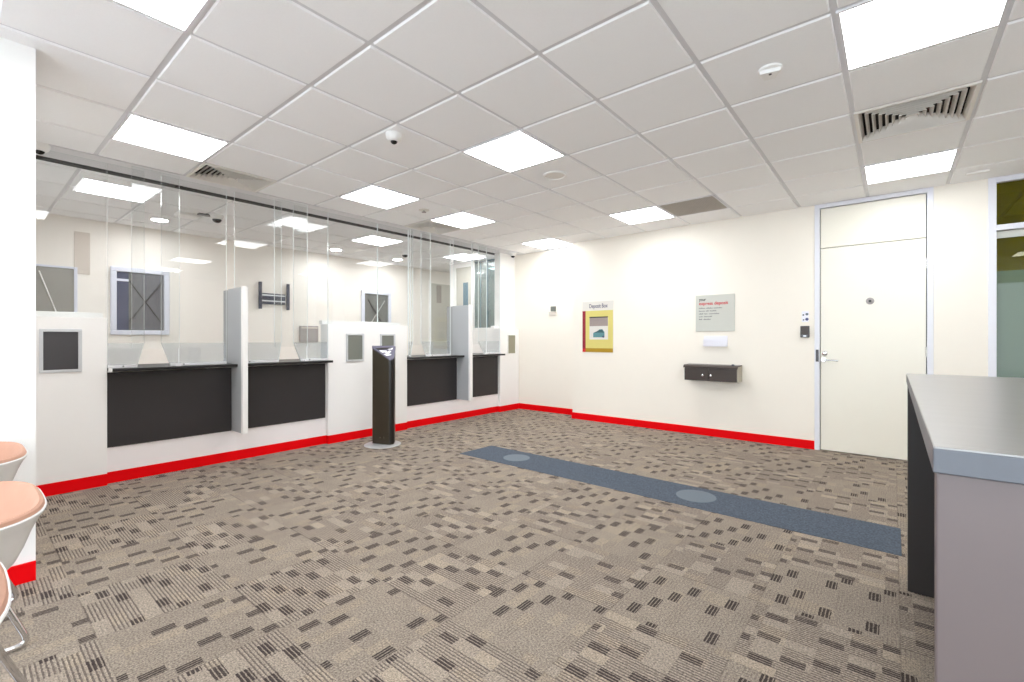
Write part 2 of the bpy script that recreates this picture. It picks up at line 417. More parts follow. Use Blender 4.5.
# ------------------------------------------------------------------ ceiling fittings
lamp_labels = {(-4, 3): 'square lit ceiling panel in the middle of the room, beside the round white speaker',
 (-7, 3): 'square lit ceiling panel two tiles out from the screens above the second teller bay',
 (-7, 5): 'square lit ceiling panel touching the corner of the dark-louvred air diffuser',
 (-7, 8): 'square lit ceiling panel against the recessed wall in the far corner',
 (-4, 7): 'square lit ceiling panel beside the flat grey return grille',
 (0, 7): 'square lit ceiling panel in front of the white door head',
 (0, 3): 'largest-looking lit ceiling panel, this side of the louvred diffuser by the door',
 (-7, 0): 'square lit ceiling panel above the first teller bay beside the louvred diffuser',
 (-4, -1): 'lit ceiling panel cut by the top edge of the view above the chairs'}
for (i, j) in LAMPS:
    x0, y0 = GX+TS*i, GY+TS*j
    t = thing('ceiling_light', (x0+0.3, y0+0.3, ZC-0.004), lamp_labels.get((i, j), 'added lit ceiling panel outside the view, for more room light'), 'ceiling light', 'lit ceiling panels')
    bm = bm_new(); w = 0.014
    for q in ((x0+.006, x0+.594, y0+.006, y0+.006+w), (x0+.006, x0+.594, y0+.594-w, y0+.594), (x0+.006, x0+.006+w, y0+.006+w, y0+.594-w), (x0+.594-w, x0+.594, y0+.006+w, y0+.594-w)):
        box(bm, *q, ZC-0.004, ZC+0.008)
    build('frame', bm, 'tbar', t)
    build('diffuser', B(x0+.02, x0+.58, y0+.02, y0+.58, ZC-0.001, ZC+0.006), 'lamp', t)

def diffuser_vent(x0, x1, y0, y1, label):
    t = thing('air_diffuser', ((x0+x1)/2, (y0+y1)/2, ZC), label, 'air vent', 'louvred air diffusers')
    bm = bm_new(); w = 0.02
    for q in ((x0, x1, y0, y0+w), (x0, x1, y1-w, y1), (x0, x0+w, y0+w, y1-w), (x1-w, x1, y0+w, y1-w)): box(bm, *q, ZC-0.006, ZC+0.008)
    build('frame', bm, 'vent_white', t)
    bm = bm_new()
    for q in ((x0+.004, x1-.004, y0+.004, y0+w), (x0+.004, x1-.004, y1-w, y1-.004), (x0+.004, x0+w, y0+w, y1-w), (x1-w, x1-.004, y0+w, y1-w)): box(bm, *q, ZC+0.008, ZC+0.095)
    build('cavity_wall', bm, 'vent_shade', t)
    build('cavity', B(x0+w, x1-w, y0+w, y1-w, ZC+0.090, ZC+0.095), 'vent_shade', t)
    cx, cy = (x0+x1)/2, (y0+y1)/2; hx, hy = (x1-x0)/2-w, (y1-y0)/2-w; n = 8
    bm = bm_new()
    # concentric square blades: each ring slopes from its inner high edge to its outer low edge
    for k in range(n):
        s0, s1 = 1-k/n, 1-(k+0.50)/n
        z0, z1 = ZC+0.030, ZC-0.004
        a = [(cx-hx*s0, cy-hy*s0), (cx+hx*s0, cy-hy*s0), (cx+hx*s0, cy+hy*s0), (cx-hx*s0, cy+hy*s0)]
        b = [(cx-hx*s1, cy-hy*s1), (cx+hx*s1, cy-hy*s1), (cx+hx*s1, cy+hy*s1), (cx-hx*s1, cy+hy*s1)]
        for q in range(4):
            r = (q+1) % 4
            lo = [bm.verts.new((*b[q], z0)), bm.verts.new((*b[r], z0)), bm.verts.new((*a[r], z1)), bm.verts.new((*a[q], z1))]
            up = [bm.verts.new(v.co+Vector((0, 0, 0.003))) for v in lo]
            bm.faces.new(lo); bm.faces.new(up[::-1])
            for m_ in range(4): bm.faces.new((lo[m_], lo[(m_+1) % 4], up[(m_+1) % 4], up[m_]))
    bmesh.ops.recalc_face_normals(bm, faces=list(bm.faces))
    build('louver', bm, 'vent_white', t)
diffuser_vent(XEDGE+.005, GX-7*TS-.006, GY+TS+.006, GY+2*TS-.006, 'square louvred air diffuser above the first teller bay, against the glass screens')
diffuser_vent(XEDGE+.005, GX-7*TS-.006, GY+5*TS+.006, GY+6*TS-.006, 'brown-shadowed louvred air diffuser above the white pod beside the black kiosk')
diffuser_vent(GX+.006, GX+TS-.006, GY+5*TS+.006, GY+6*TS-.006, 'large-looking louvred air diffuser in front of the white door')

t = thing('return_grille', (GX-2.5*TS, GY+7.5*TS, ZC), 'flat grey return air grille set in the ceiling near the deposit signs', 'air vent')
x0, y0 = GX-3*TS, GY+7*TS
bm = bm_new()
for q in ((x0+.006, x0+.594, y0+.006, y0+.02), (x0+.006, x0+.594, y0+.58, y0+.594), (x0+.006, x0+.02, y0+.02, y0+.58), (x0+.58, x0+.594, y0+.02, y0+.58)): box(bm, *q, ZC-0.004, ZC+0.008)
build('frame', bm, 'tbar', t)
bm = bm_new(); box(bm, x0+.02, x0+.58, y0+.02, y0+.58, ZC+.006, ZC+.0085, 1)
for k in range(28): box(bm, x0+.02+.02*k, x0+.026+.02*k, y0+.02, y0+.58, ZC-.003, ZC+.006, 0)
for k in range(28): box(bm, x0+.02, x0+.58, y0+.02+.02*k, y0+.026+.02*k, ZC-.003, ZC+.006, 0)
build('grate', bm, ['grille', 'grey_box'], t)

def dome_camera(x, y, label, r=0.058, q=.70):
    t = thing('security_camera', (x, y, ZC), label, 'security camera', 'ceiling dome cameras')
    build('housing', lathe(bm_new(), [(r, ZC+.006), (r, ZC-.016), (r*.95, ZC-.028), (r*.80, ZC-.044), (r*q*1.05, ZC-.054)], (x, y, 0)), 'plastic', t, smooth=True)
    prof = [(r*q*math.cos(a), ZC-.052-r*q*.85*math.sin(a)) for a in [k*PI/2/7 for k in range(7)]]+[(0.001, ZC-.052-r*q*.85)]
    build('lens_dome', lathe(bm_new(), prof, (x, y, 0)), 'lens', t, smooth=True)
    return t
dome_camera(-2.748, 1.996, 'small white dome camera alone on a tile in the middle of the ceiling', q=.42)
dome_camera(-4.94, 0.40, 'white dome camera at the ceiling edge by the near white wall corner', r=0.06, q=.5)
dome_camera(-5.0, 6.06, 'white dome camera in the far ceiling corner where screens meet wall', r=0.06, q=.55)
dome_camera(-6.154, 1.967, 'dark dome camera behind the glass screens beside a small white box', r=0.07)
dome_camera(-6.337, 4.825, 'dark dome camera behind the glass screens above the white pod', r=0.07)
t = thing('sensor_box', (-6.35, 1.72, ZC), 'small flat white box on the ceiling beside the camera behind glass', 'sensor')
build('body', B(-6.45, -6.28, 1.62, 1.84, ZC-.035, ZC+.006, .01), 'plastic', t)
build('cable_strip', B(-6.28, -6.20, 1.80, 1.95, ZC-.012, ZC+.006, .003), 'screen_dark', t)

t = thing('motion_sensor', (-0.516, 2.816, ZC), 'faceted white motion sensor on a round ceiling base', 'sensor')
build('base', lathe(bm_new(), [(.058, ZC+.004), (.058, ZC-.012), (.05, ZC-.016)], (-0.516, 2.816, 0)), 'plastic', t, smooth=True)
bm = prism(bm_new(), [(-.05, -.035), (.05, -.035), (.028, .045), (-.028, .045)], 'z', 0, .022, bev=.003)
bmesh.ops.rotate(bm, verts=list(bm.verts), cent=(0, 0, 0), matrix=Matrix.Rotation(math.radians(12), 3, 'Z'))
bmesh.ops.translate(bm, verts=list(bm.verts), vec=(-0.516, 2.816, ZC-.036)); build('cover', bm, 'plastic', t)
build('lens', lathe(bm_new(), [(.007, ZC-.034), (.007, ZC-.039), (.004, ZC-.041)], (-0.512, 2.80, 0), seg=16), 'ink', t)
t = thing('ceiling_speaker', (-2.328, 3.412, ZC), 'round white flush ceiling speaker beside the middle lit panel', 'speaker')
build('rim', lathe(bm_new(), [(.105, ZC+.004), (.105, ZC-.006), (.098, ZC-.012), (.088, ZC-.012), (.084, ZC-.004)], (-2.328, 3.412, 0), seg=40), 'plastic', t, smooth=True)
build('grille', lathe(bm_new(), [(.083, ZC+.002), (.083, ZC-.005), (.04, ZC-.008), (.001, ZC-.009)], (-2.328, 3.412, 0), seg=40), 'vent_white', t, smooth=True)
t = thing('sprinkler', (-4.106, 3.39, ZC), 'tiny round ceiling sprinkler between two lit panels near the screens', 'sprinkler')
build('ring', lathe(bm_new(), [(.06, ZC+.004), (.06, ZC-.004), (.045, ZC-.008)], (-4.106, 3.39, 0)), 'vent_white', t, smooth=True)
build('deflector', lathe(bm_new(), [(.012, ZC-.006), (.012, ZC-.022), (.026, ZC-.024), (.026, ZC-.028)], (-4.106, 3.39, 0), seg=16), 'grey_box', t)
t = thing('ceiling_sensor', (0.565, 5.70, ZC), 'thin white oblong sensor on the ceiling beside the glazed frame', 'sensor')
build('body', B(.49, .64, 5.67, 5.73, ZC-.018, ZC+.003, .006), 'plastic', t)
for (x, y, lb) in ((-6.95, 1.60, 'round lit downlight behind the glass over the dark barred window'), (-7.05, 3.98, 'round lit downlight behind the glass over the second teller bay'), (-7.05, 5.2, 'round lit downlight behind the glass over the pod window')):
    t = thing('downlight', (x, y, ZC), lb, 'downlight', 'round downlights behind the screens')
    build('rim', lathe(bm_new(), [(.10, ZC+.004), (.10, ZC-.005), (.088, ZC-.008), (.082, ZC-.003)], (x, y, 0)), 'plastic', t, smooth=True)
    build('diffuser', lathe(bm_new(), [(.082, ZC+.001), (.082, ZC-.003), (.04, ZC-.006), (.001, ZC-.007)], (x, y, 0)), 'downlamp', t, smooth=True)

for (y, lb) in ((1.01, 'added lit panel behind the glass over the first teller bay'), (4.01, 'added lit panel behind the glass over the third teller bay'), (5.81, 'added lit panel behind the glass over the far corner pod')):  # panels added where the lobby lamps reflect, to light the teller room
    t = thing('ceiling_light', (-5.93, y, ZC-.004), lb, 'ceiling light', 'added lit panels behind the screens')
    bm = bm_new(); w = .02
    for q in ((-6.21, -5.65, y-.28, y-.28+w), (-6.21, -5.65, y+.28-w, y+.28), (-6.21, -6.21+w, y-.28+w, y+.28-w), (-5.65-w, -5.65, y-.28+w, y+.28-w)): box(bm, *q, ZC-.006, ZC+.004)
    build('frame', bm, 'tbar', t)
    build('diffuser', B(-6.20, -5.66, y-.27, y+.27, ZC-.003, ZC+.004), 'lamp', t)

# ------------------------------------------------------------------ teller line
XP, XB = -5.02, -5.07
def sign_frame(t, y0, y1, z0, z1, insert, x=XP, w=0.022, mats='alu', label=None):
    bm = bm_new()
    for q in ((y0, y1, z0, z0+w), (y0, y1, z1-w, z1), (y0, y0+w, z0+w, z1-w), (y1-w, y1, z0+w, z1-w)):
        box(bm, x-.002, x+.012, *q, bev=.002)
    f = build('display_frame', bm, mats, t)
    if label: f['label'] = label
    build('display', B(x-.002, x+.004, y0+w, y1-w, z0+w, z1-w), insert, f)
    return f
def pod(y0, y1, label):
    t = thing('teller_pod', (XP-.1, (y0+y1)/2, 0), label, 'pod', 'white pods between the teller bays')
    build('body', B(-5.195, XP, y0, y1, SK, 1.385, .003), 'pod', t)
    build('kickboard', B(-5.19, XP+.004, y0-.001, y1+.001, 0, SK), 'red', t)
    build('cap', B(-5.235, -5.165, y0+.004, y1-.004, 1.385, 1.432, .003), 'plastic', t)
    return t
p1 = pod(YBL+.002, 0.80, 'white laminate pod with one dark framed display beside the near wall')
sign_frame(p1, .404, .645, .95, 1.29, 'screen_dark')
p2 = pod(2.738, 3.857, 'white laminate pod with two framed displays behind the black kiosk')
sign_frame(p2, 2.962, 3.20, .94, 1.277, 'screen_grey')
sign_frame(p2, 3.434, 3.66, .94, 1.277, 'screen_grey')
p3 = pod(5.752, YR-.013, 'narrow white pod with one tan display in the far corner')
sign_frame(p3, 5.94, 6.15, .955, 1.285, 'screen_tan', w=.012, mats='pod')

def counter(y0, y1, label, endcap=False, yb=None):
    yb = yb or y1
    t = thing('teller_counter', (XB-.1, (y0+y1)/2, 0), label, 'counter', 'teller counters under the screens')
    build('base', B(-5.19, XB, y0, yb, SK, .94), 'panel_white', t)
    build('kickboard', B(-5.185, XB+.004, y0, yb, 0, SK), 'red', t)
    build('front_panel', B(XB, XB+.012, y0+.002, y1-.012 if not endcap else y1-.002, .302, .93, .001), 'black', t)
    build('shelf', B(-5.62, -4.905, y0+(.012 if endcap else 0), y1, .943, .968, .002), 'black_edge', t)
    if endcap: build('end_cap', B(-4.99, -4.904, y0+.001, y0+.012, .943, .970), 'plastic', t)
    return t
D1, D3 = (1.747, 1.792), (4.818, 4.865)
counter(.802, D1[0]-.001, 'first teller counter with black front panel next to the near pod', True, D1[1]+.0005)
counter(D1[1]+.001, 2.736, 'second teller counter between the grey divider and the kiosk pod')
counter(3.859, D3[0]-.001, 'third teller counter with black front panel just past the kiosk', False, D3[1]+.0005)
counter(D3[1]+.001, 5.750, 'narrow-looking fourth teller counter beside the far corner pod')
def divider(y0, y1, label):
    t = thing('privacy_divider', (-5.0, (y0+y1)/2, .30), label, 'divider', 'grey dividers between teller bays')
    build('panel', prism(bm_new(), [(-4.825, .305), (-4.825, 1.712), (-5.165, 1.712), (-5.165, .97), (-5.069, .97), (-5.069, .305)], 'y', y0, y1), 'divider', t)
    build('edge_strip', B(-4.825, -4.785, y0-.002, y1+.002, .300, 1.717, .003), 'pod', t)
    build('rear_panel', B(-5.30, -5.167, y0+.006, y1-.006, .97, 1.706), 'divider_back', t)
divider(*D1, 'tall grey privacy divider between the first two teller bays')
divider(*D3, 'tall grey privacy divider standing in the counters past the kiosk')

# glass screens
GT = 0.014
def pane(poly, x, label, strip=None, rail=None):
    """poly: (y,z) outline of one toughened pane; strip: outline of its tinted lower strip"""
    ys_ = [p[0] for p in poly]; zs_ = [p[1] for p in poly]
    t = thing('glass_screen', (x, (min(ys_)+max(ys_))/2, min(zs_)), label, 'glass screen', 'clear glass screen panes over the teller line')
    build('glass_pane', prism(bm_new(), poly, 'x', x, x+GT, 0, side_mi=1), ['glass', 'glass_edge'], t)
    if strip: build('tinted_strip', prism(bm_new(), strip, 'x', x-.006, x-.001, 0), 'glass_strip', t)
    if rail:
        a, b, z = rail
        build('bottom_rail', B(x-.012, x+.018, a, b, z-.002, z+.022, .002), 'rail', t)
        build('rail_screw', lathe(bm_new(), [(.006, x+.018), (.006, x+.021), (.003, x+.022)], (0, a+.10 if b-a > .16 else (a+b)/2, z+.011), 'x', 12), 'ink', t)
    return t
ZT, ZS, ZF = ZC-.006, .970, 1.175
bays = [(.802, 1.045, .997, 1.166, 1.233, 1.686, (.945, 1.281), 'first'),
        (1.757, 2.211, 2.180, 2.339, 2.415, 2.734, (2.105, 2.454), 'second'),
        (3.882, 3.955, 3.915, 4.094, 4.189, 4.640, (3.850, 4.193), 'third'),
        (4.700, 5.105, 5.060, 5.235, 5.372, 5.748, (5.000, 5.337), 'fourth')]
for (a, g0, f0, g1, f1, b, (d0, d1), nm) in bays:
    div = None
    lo_a, lo_b = a, b
    if nm == 'second': lo_a = D1[1]+.002
    if nm == 'fourth': lo_a = D3[1]+.002
    zt2 = 1.72
    left = [(lo_a, ZS), (f0, ZS), (g0, ZF), (g0, ZT), (a, ZT)]+([(a, zt2), (lo_a, zt2)] if lo_a != a else [])
    pane(left, XG, f'clear glass pane on the near side of the {nm} bay gap', [(lo_a+.002, ZS), (f0-.002, ZS), (g0-.002, ZF), (lo_a+.002, ZF)], (lo_a, f0, ZS))
    pane([(g1, ZF), (f1, ZS), (b, ZS), (b, ZT), (g1, ZT)], XG, f'clear glass pane on the far side of the {nm} bay gap', [(g1+.002, ZF), (f1+.002, ZS), (b-.002, ZS), (b-.002, ZF)], (f1, b, ZS))
    pane([(d0, 1.13), (d1, 1.13), (d1, ZT), (d0, ZT)], XG+.08, f'narrow glass deflector hung in front of the {nm} bay speaking gap')
    t = thing('deflector_post', (XG+.083, d1-.003, ZS), f'slim clear post under the glass deflector of the {nm} bay', 'post', 'clear deflector posts on the counters')
    build('post', B(XG+.081, XG+.088, d1-.006, d1-.001, ZS-.002, 1.13), 'glass_edge', t)
    build('foot', B(XG+.072, XG+.096, d1-.03, d1+.012, ZS-.002, ZS+.014, .002), 'rail', t)
pane([(YBL+.004, 1.387), (.795, 1.387), (.795, ZT), (YBL+.004, ZT)], XG-.005, 'wide clear glass pane standing on the pod with one dark display')
pane([(2.742, 1.387), (3.40, 1.387), (3.40, ZT), (2.742, ZT)], XG-.005, 'clear glass pane on the kiosk pod, over its first display')
pane([(3.405, 1.387), (3.876, 1.387), (3.876, ZT), (3.405, ZT)], XG-.005, 'clear glass pane on the kiosk pod, over its second display')

# ------------------------------------------------------------------ things behind the screens
def barred_window(name, y0, y1, z0, z1, kind):
    t = room(name, (XREAR, (y0+y1)/2, z0)); w = .06
    bm = bm_new()
    prof = lambda: None
    for q in ((y0, y1, z0, z0+w), (y0, y1, z1-w, z1), (y0, y0+w, z0+w, z1-w), (y1-w, y1, z0+w, z1-w)): box(bm, XREAR, XREAR+.04, *q, bev=.008)
    f = build('window_frame', bm, 'win_frame', t)
    build('window_pane', B(XREAR, XREAR+.008, y0+w, y1-w, z0+w, z1-w), 'window_dark' if kind else 'window_grey', t)
    cx, cy = (y0+y1)/2, (z0+z1)/2
    if kind:
        build('blind', B(XREAR+.008, XREAR+.014, y0+w, y0+w+.12, z0+w, z1-w), 'bar_navy', t)
        build('mullion', B(XREAR+.008, XREAR+.02, y0+w+.12, y0+w+.15, z0+w, z1-w), 'window_grey', t)
        build('rail', B(XREAR+.014, XREAR+.02, y0+w, y0+w+.12, z1-w-.12, z1-w-.09), 'win_frame', t)
        cx += .05
    for s, m in ((1, 'bar_light' if not kind else 'bar_dark'), (-1, 'bar_dark')):
        hw = (y1-y0)/2-w-.08; hh = .26
        build('brace', tube(bm_new(), [(XREAR+.022, cx-hw, cy-s*hh), (XREAR+.022, cx+hw, cy+s*hh)], .009, 8), m, t)
barred_window('window_2', 1.238, 1.85, 1.265, 2.13, True)
barred_window('window_3', 4.788, 5.43, 1.255, 2.118, False)
t = thing('grey_board', (XREAR, .6, 1.0), 'grey glossy board with a pale edge on the wall behind the near pod', 'board')
build('panel', B(XREAR, XREAR+.012, YBL+.01, .905, .95, 2.05), 'board_grey', t)
bm = bm_new(); box(bm, XREAR, XREAR+.025, .905, .935, .95, 2.075, bev=.003); box(bm, XREAR, XREAR+.025, YBL+.01, .905, 2.05, 2.075, bev=.003)
build('frame', bm, 'win_frame', t)
build('cord', tube(bm_new(), [(XREAR+.02, .61, 2.0), (XREAR+.02, .76, 1.5), (XREAR+.02, .90, 1.02)], .007, 8), 'plastic', t)
t = thing('reflection_plate', (XREAR, .98, 2.0), 'tall pale reflection behind the glass, built as a plate', 'plate')
build('body', B(XREAR, XREAR+.008, .907, 1.05, 2.0, 2.51, .002), 'beige', t)  # a reflection, built as a thin beige plate on the wall
t = thing('tv_bracket', (XREAR, 3.2, 1.68), 'slate screen mounting bracket on the wall behind the second bay', 'bracket')
for y in (2.985, 3.41): build('arm', B(XREAR+.03, XREAR+.06, y, y+.045, 1.68, 2.10, .004), 'bracket', t)
build('plate', B(XREAR, XREAR+.03, 3.05, 3.40, 1.76, 1.93, .004), 'bracket', t)
for z in (1.80, 1.89): build('crossbar', B(XREAR+.02, XREAR+.034, 2.99, 3.45, z, z+.02), 'alu', t)
t = thing('wall_box', (XREAR, 3.79, 1.16), 'flat warm grey box on the wall behind the second bay', 'box')
build('body', B(XREAR, XREAR+.05, 3.633, 3.943, 1.16, 1.43, .006), 'grey_box', t)
build('lid_rim', B(XREAR+.05, XREAR+.056, 3.65, 3.926, 1.385, 1.41), 'beige', t)

# end of the passage: door and glazed partition in the line of the recess wall
t = room('wall_partition', (-6.2, YR, 0))
bm = bm_new(); box(bm, -6.79, -6.63, YR, YR+.08, 0, ZC); box(bm, -6.19, -6.13, YR, YR+.08, 0, ZC); box(bm, -5.50, XN-.0, YR+.001, YR+.08, 0, ZC); box(bm, -6.13, -5.50, YR, YR+.08, 0, 1.42)
build('partition_post', bm, 'white_wall', t)
t = room('door_3', (-6.4, YR, 0))
build('door_leaf', B(-6.625, -6.195, YR+.02, YR+.06, .01, 2.60), 'door_grey', t)
build('vision_pane', B(-6.43, -6.30, YR+.012, YR+.022, 1.30, 2.30), 'vision_blue', t)
build('door_head', B(-6.63, -6.19, YR, YR+.08, 2.60, ZC), 'white_wall', t)
t = room('window_4', (-5.8, YR, 1.42))
build('window_pane', B(-6.128, -5.502, YR+.03, YR+.042, 1.42, ZC-.02), 'teal_glass', t)
bm = bm_new(); box(bm, -5.985, -5.97, YR+.02, YR+.05, 1.42, ZC-.02); box(bm, -5.82, -5.80, YR+.02, YR+.05, 1.42, ZC-.02); box(bm, -6.13, -5.50, YR+.02, YR+.06, ZC-.02, ZC)
build('mullion', bm, 'vision_blue', t)
build('pull_handle', tube(bm_new(), [(-5.52, YR-.02, 1.77), (-5.52, YR-.02, 2.15)], .012, 10), 'bracket', t)
t = room('door_2', (XREAR, 6.72, 0))
build('door_leaf', B(XREAR, XREAR+.02, 6.45, 7.02, .01, 2.40), 'door_grey', t)
build('vision_pane', B(XREAR+.02, XREAR+.028, 6.605, 6.735, 1.99, 2.49-.12), 'vision', t)
build('door_frame', B(XREAR, XREAR+.03, 6.40, 6.45, 0, 2.45), 'white_wall', t)

# ------------------------------------------------------------------ door and glazed frame in the end wall
t = room('door_1', (-.185, YB, 0))
bm = bm_new()
box(bm, -.667, -.620, YB-.014, YB+.12, 0, ZC-.002, bev=.002); box(bm, .250, .296, YB-.014, YB+.12, 0, ZC-.002, bev=.002)
box(bm, -.620, .250, YB-.014, YB+.12, 2.632, ZC-.002, bev=.002)
build('door_frame', bm, 'frame', t)
build('transom_panel', B(-.613, .243, YB+.012, YB+.05, 2.202, 2.626, .001), 'door', t)
leaf = build('door_leaf', B(-.613, .243, YB+.010, YB+.05, .008, 2.194, .001), 'door', t)
build('dark_backing', B(-.620, .250, YB+.06, YB+.10, 0, 2.632), 'dark_void', t)  # dark sheet across the whole opening behind leaf and transom
h = bm_new(); lathe(h, [(.026, YB+.010), (.026, YB+.002), (.022, YB-.002)], (-.585, 0, .985), 'y', 24); lathe(h, [(.010, YB), (.010, YB-.05)], (-.585, 0, .985), 'y', 16)
tube(h, rounded([(-.588, YB-.048, .985), (-.52, YB-.05, .985), (-.452, YB-.05, .980)], .02), .0095, 12)
build('lever_handle', h, 'chrome', t, smooth=True)
build('lock_cylinder', lathe(bm_new(), [(.026, YB+.010), (.026, YB+.001), (.018, YB-.003), (.008, YB-.004)], (-.575, 0, 1.056), 'y', 24), 'chrome', t, smooth=True)
build('strike_plate', B(-.655, -.628, YB-.017, YB-.012, .965, 1.095), 'screen_dark', t)
build('door_viewer', lathe(bm_new(), [(.035, YB+.010), (.035, YB+.006), (.018, YB+.003), (.016, YB+.002)], (-.187, 0, 1.603), 'y', 24), 'grey_box', t, smooth=True)
build('viewer_lens', lathe(bm_new(), [(.012, YB+.003), (.012, YB-.001), (.006, YB-.002)], (-.187, 0, 1.603), 'y', 16), 'ink', t, smooth=True)
for z in (1.95, 1.085, .25): build('hinge', lathe(bm_new(), [(.008, z-.05), (.008, z+.05)], (.247, YB-.006, 0), 'z', 12), 'chrome', t)

t = room('window_1', (1.19, YB, 0))
bm = bm_new(); F0, F1 = .664, 1.72
box(bm, F0, F0+.053, YB-.014, YB+.10, 0, ZC-.002, bev=.002); box(bm, F1-.053, F1, YB-.014, YB+.10, 0, ZC-.002, bev=.002)
box(bm, F0+.053, F1-.053, YB-.014, YB+.10, 2.626, ZC-.002, bev=.002); box(bm, F0+.053, F1-.053, YB-.014, YB+.10, 2.192, 2.242, bev=.002)
box(bm, F0+.053, F1-.053, YB-.014, YB+.10, 0, .06, bev=.002)
build('window_frame', bm, 'frame', t)
build('head_rail', B(F0+.055, F1-.055, YB+.02, YB+.06, 2.125, 2.185), 'sign_grey', t)
build('transom_pane', B(F0+.053, F1-.053, YB+.036, YB+.044, 2.242, 2.626), 'olive_glass', t)
build('window_pane', B(F0+.053, F1-.053, YB+.036, YB+.044, .06, 2.125), 'olive_glass', t)
build('film', B(F0+.054, F1-.054, YB+.030, YB+.034, .06, 1.827), 'film', t)
# unseen lamp added to light the office beyond the olive glass
t = thing('ceiling_light', (2.6, 7.4, ZC-.004), 'unseen lit panel added to the office beyond the olive glass', 'ceiling light')
build('frame', B(2.29, 2.91, 7.09, 7.71, ZC-.003, ZC+.003), 'tbar', t); build('diffuser', B(2.32, 2.88, 7.12, 7.68, ZC-.006, ZC-.002), 'lamp', t)

t = thing('ceiling_light', (-6.2, 7.3, ZC-.004), 'lit panel added to brighten the passage, hidden by the glazed partition', 'ceiling light')
build('frame', B(-6.50, -5.90, 7.0, 7.6, ZC-.003, ZC+.003), 'tbar', t); build('diffuser', B(-6.47, -5.93, 7.03, 7.57, ZC-.006, ZC-.002), 'lamp', t)  # panel added out of sight to brighten the passage and the teal glass
# ------------------------------------------------------------------ things on the end wall
t = thing('deposit_sign', (-3.34, YB, 1.015), 'tall framed yellow Deposit Box notice with a crimson side band', 'sign')
build('backing', B(-3.595, -3.09, YB-.012, YB, 1.015, 1.765, .002), 'paper', t)
build('yellow_field', B(-3.540, -3.092, YB-.014, YB-.012, 1.075, 1.627), 'yellow', t)
build('side_band', B(-3.593, -3.540, YB-.014, YB-.012, 1.068, 1.627), 'crimson', t)
build('corner_block', B(-3.593, -3.540, YB-.014, YB-.012, 1.018, 1.068), 'bright_red', t)
build('bottom_band', B(-3.540, -3.092, YB-.014, YB-.012, 1.018, 1.075), 'ochre', t)
f = build('picture', B(-3.473, -3.169, YB-.0155, YB-.014, 1.204, 1.538), 'paper', t)
build('picture_top', B(-3.471, -3.171, YB-.0165, YB-.0155, 1.40, 1.522), 'taupe', f); build('picture_edge', B(-3.473, -3.169, YB-.0165, YB-.0155, 1.522, 1.538), 'desk_dark', f)
bm = prism(bm_new(), [(-3.41, 1.235), (-3.225, 1.235), (-3.225, 1.31), (-3.26, 1.355), (-3.31, 1.35), (-3.34, 1.325), (-3.41, 1.30)], 'y', YB-.0165, YB-.0155); build('picture_shape', bm, 'teal', f)
bm = prism(bm_new(), [(-3.40, 1.305), (-3.335, 1.305), (-3.28, 1.305), (-3.235, 1.30), (-3.26, 1.345), (-3.31, 1.345), (-3.345, 1.325)], 'y', YB-.0172, YB-.0165); build('picture_detail', bm, 'teal_dark', f)
build('picture_dot', lathe(bm_new(), [(.016, YB-.0172), (.016, YB-.0155)], (-3.245, 0, 1.245), 'y', 16), 'ink_blue', f)
build('lettering', fit_text('Deposit Box', -3.475, 1.668, YB-.0135, .30, .085, .0005), 'ink_blue', t)
t = thing('express_sign', (-1.707, YB, 1.306), 'square grey express deposit sign with red heading', 'sign')
build('backing', B(-1.937, -1.477, YB-.012, YB, 1.306, 1.760, .002), 'sign_grey', t)
build('heading', fit_text('your', -1.895, 1.690, YB-.0135, .085, .052, .0010), 'ink_black', t)
build('subheading', fit_text('express deposit', -1.895, 1.638, YB-.0135, .345, .056, .0010), 'ink_red', t)
rng = random.Random(3)
for z, words in ((1.590, (.075, .075, .095)), (1.555, (.07, .035, .075, .0)), (1.520, (.05, .045, .12)), (1.485, (.045, .10)), (1.450, (.04, .085))):
    bm = bm_new(); x = -1.895
    for w in words:
        if w <= 0: continue
        e = x+w
        while x < e-.004:      # broken strokes of an unreadable line of small print
            l = rng.choice((.006, .008, .010)); hgt = rng.choice((.010, .010, .015))
            box(bm, x, min(x+l, e), YB-.0135, YB-.012, z, z+hgt); x += l+.003
        x = e+.014
    build('small_print', bm, 'print_grey', t)
t = thing('leaflet_holder', (-1.70, YB, 1.119), 'small white leaflet holder under the grey sign', 'holder')
build('back', B(-1.838, -1.561, YB-.006, YB+.004, 1.119, 1.249, .002), 'lavender', t)
build('pocket', prism(bm_new(), [(YB-.006, 1.119), (YB-.034, 1.119), (YB-.040, 1.205), (YB-.034, 1.205), (YB-.030, 1.125), (YB-.006, 1.125)], 'x', -1.836, -1.563), 'lavender', t)
t = thing('deposit_box', (-1.71, YB, .70), 'dark brown wall deposit box with two flaps under the signs', 'deposit box')
YD = 5.80
build('body', B(-2.012, -1.404, YD+.012, YB+.004, .702, .880, .002), 'box_dark', t)
build('side_cheek', prism(bm_new(), [(YD, .702), (YD, .858), (YD+.03, .885), (YB, .893), (YB, .702)], 'x', -1.404, -1.396), 'box_side', t)
build('lid', prism(bm_new(), [(YD-.008, .858), (YD-.008, .876), (YD+.012, .893), (YB, .897), (YB, .885), (YD+.014, .879)], 'x', -2.022, -1.396), 'box_dark', t)
for a, b in ((-2.010, -1.722), (-1.718, -1.406)):
    fl = build('flap', B(a, b, YD, YD+.012, .706, .853, .002), 'box_dark', t)
for x in (-1.785, -1.690):
    k = lathe(bm_new(), [(.006, YD), (.006, YD-.012), (.013, YD-.014), (.013, YD-.024), (.008, YD-.028)], (x, 0, .770), 'y', 16); build('knob', k, 'chrome', t, smooth=True)
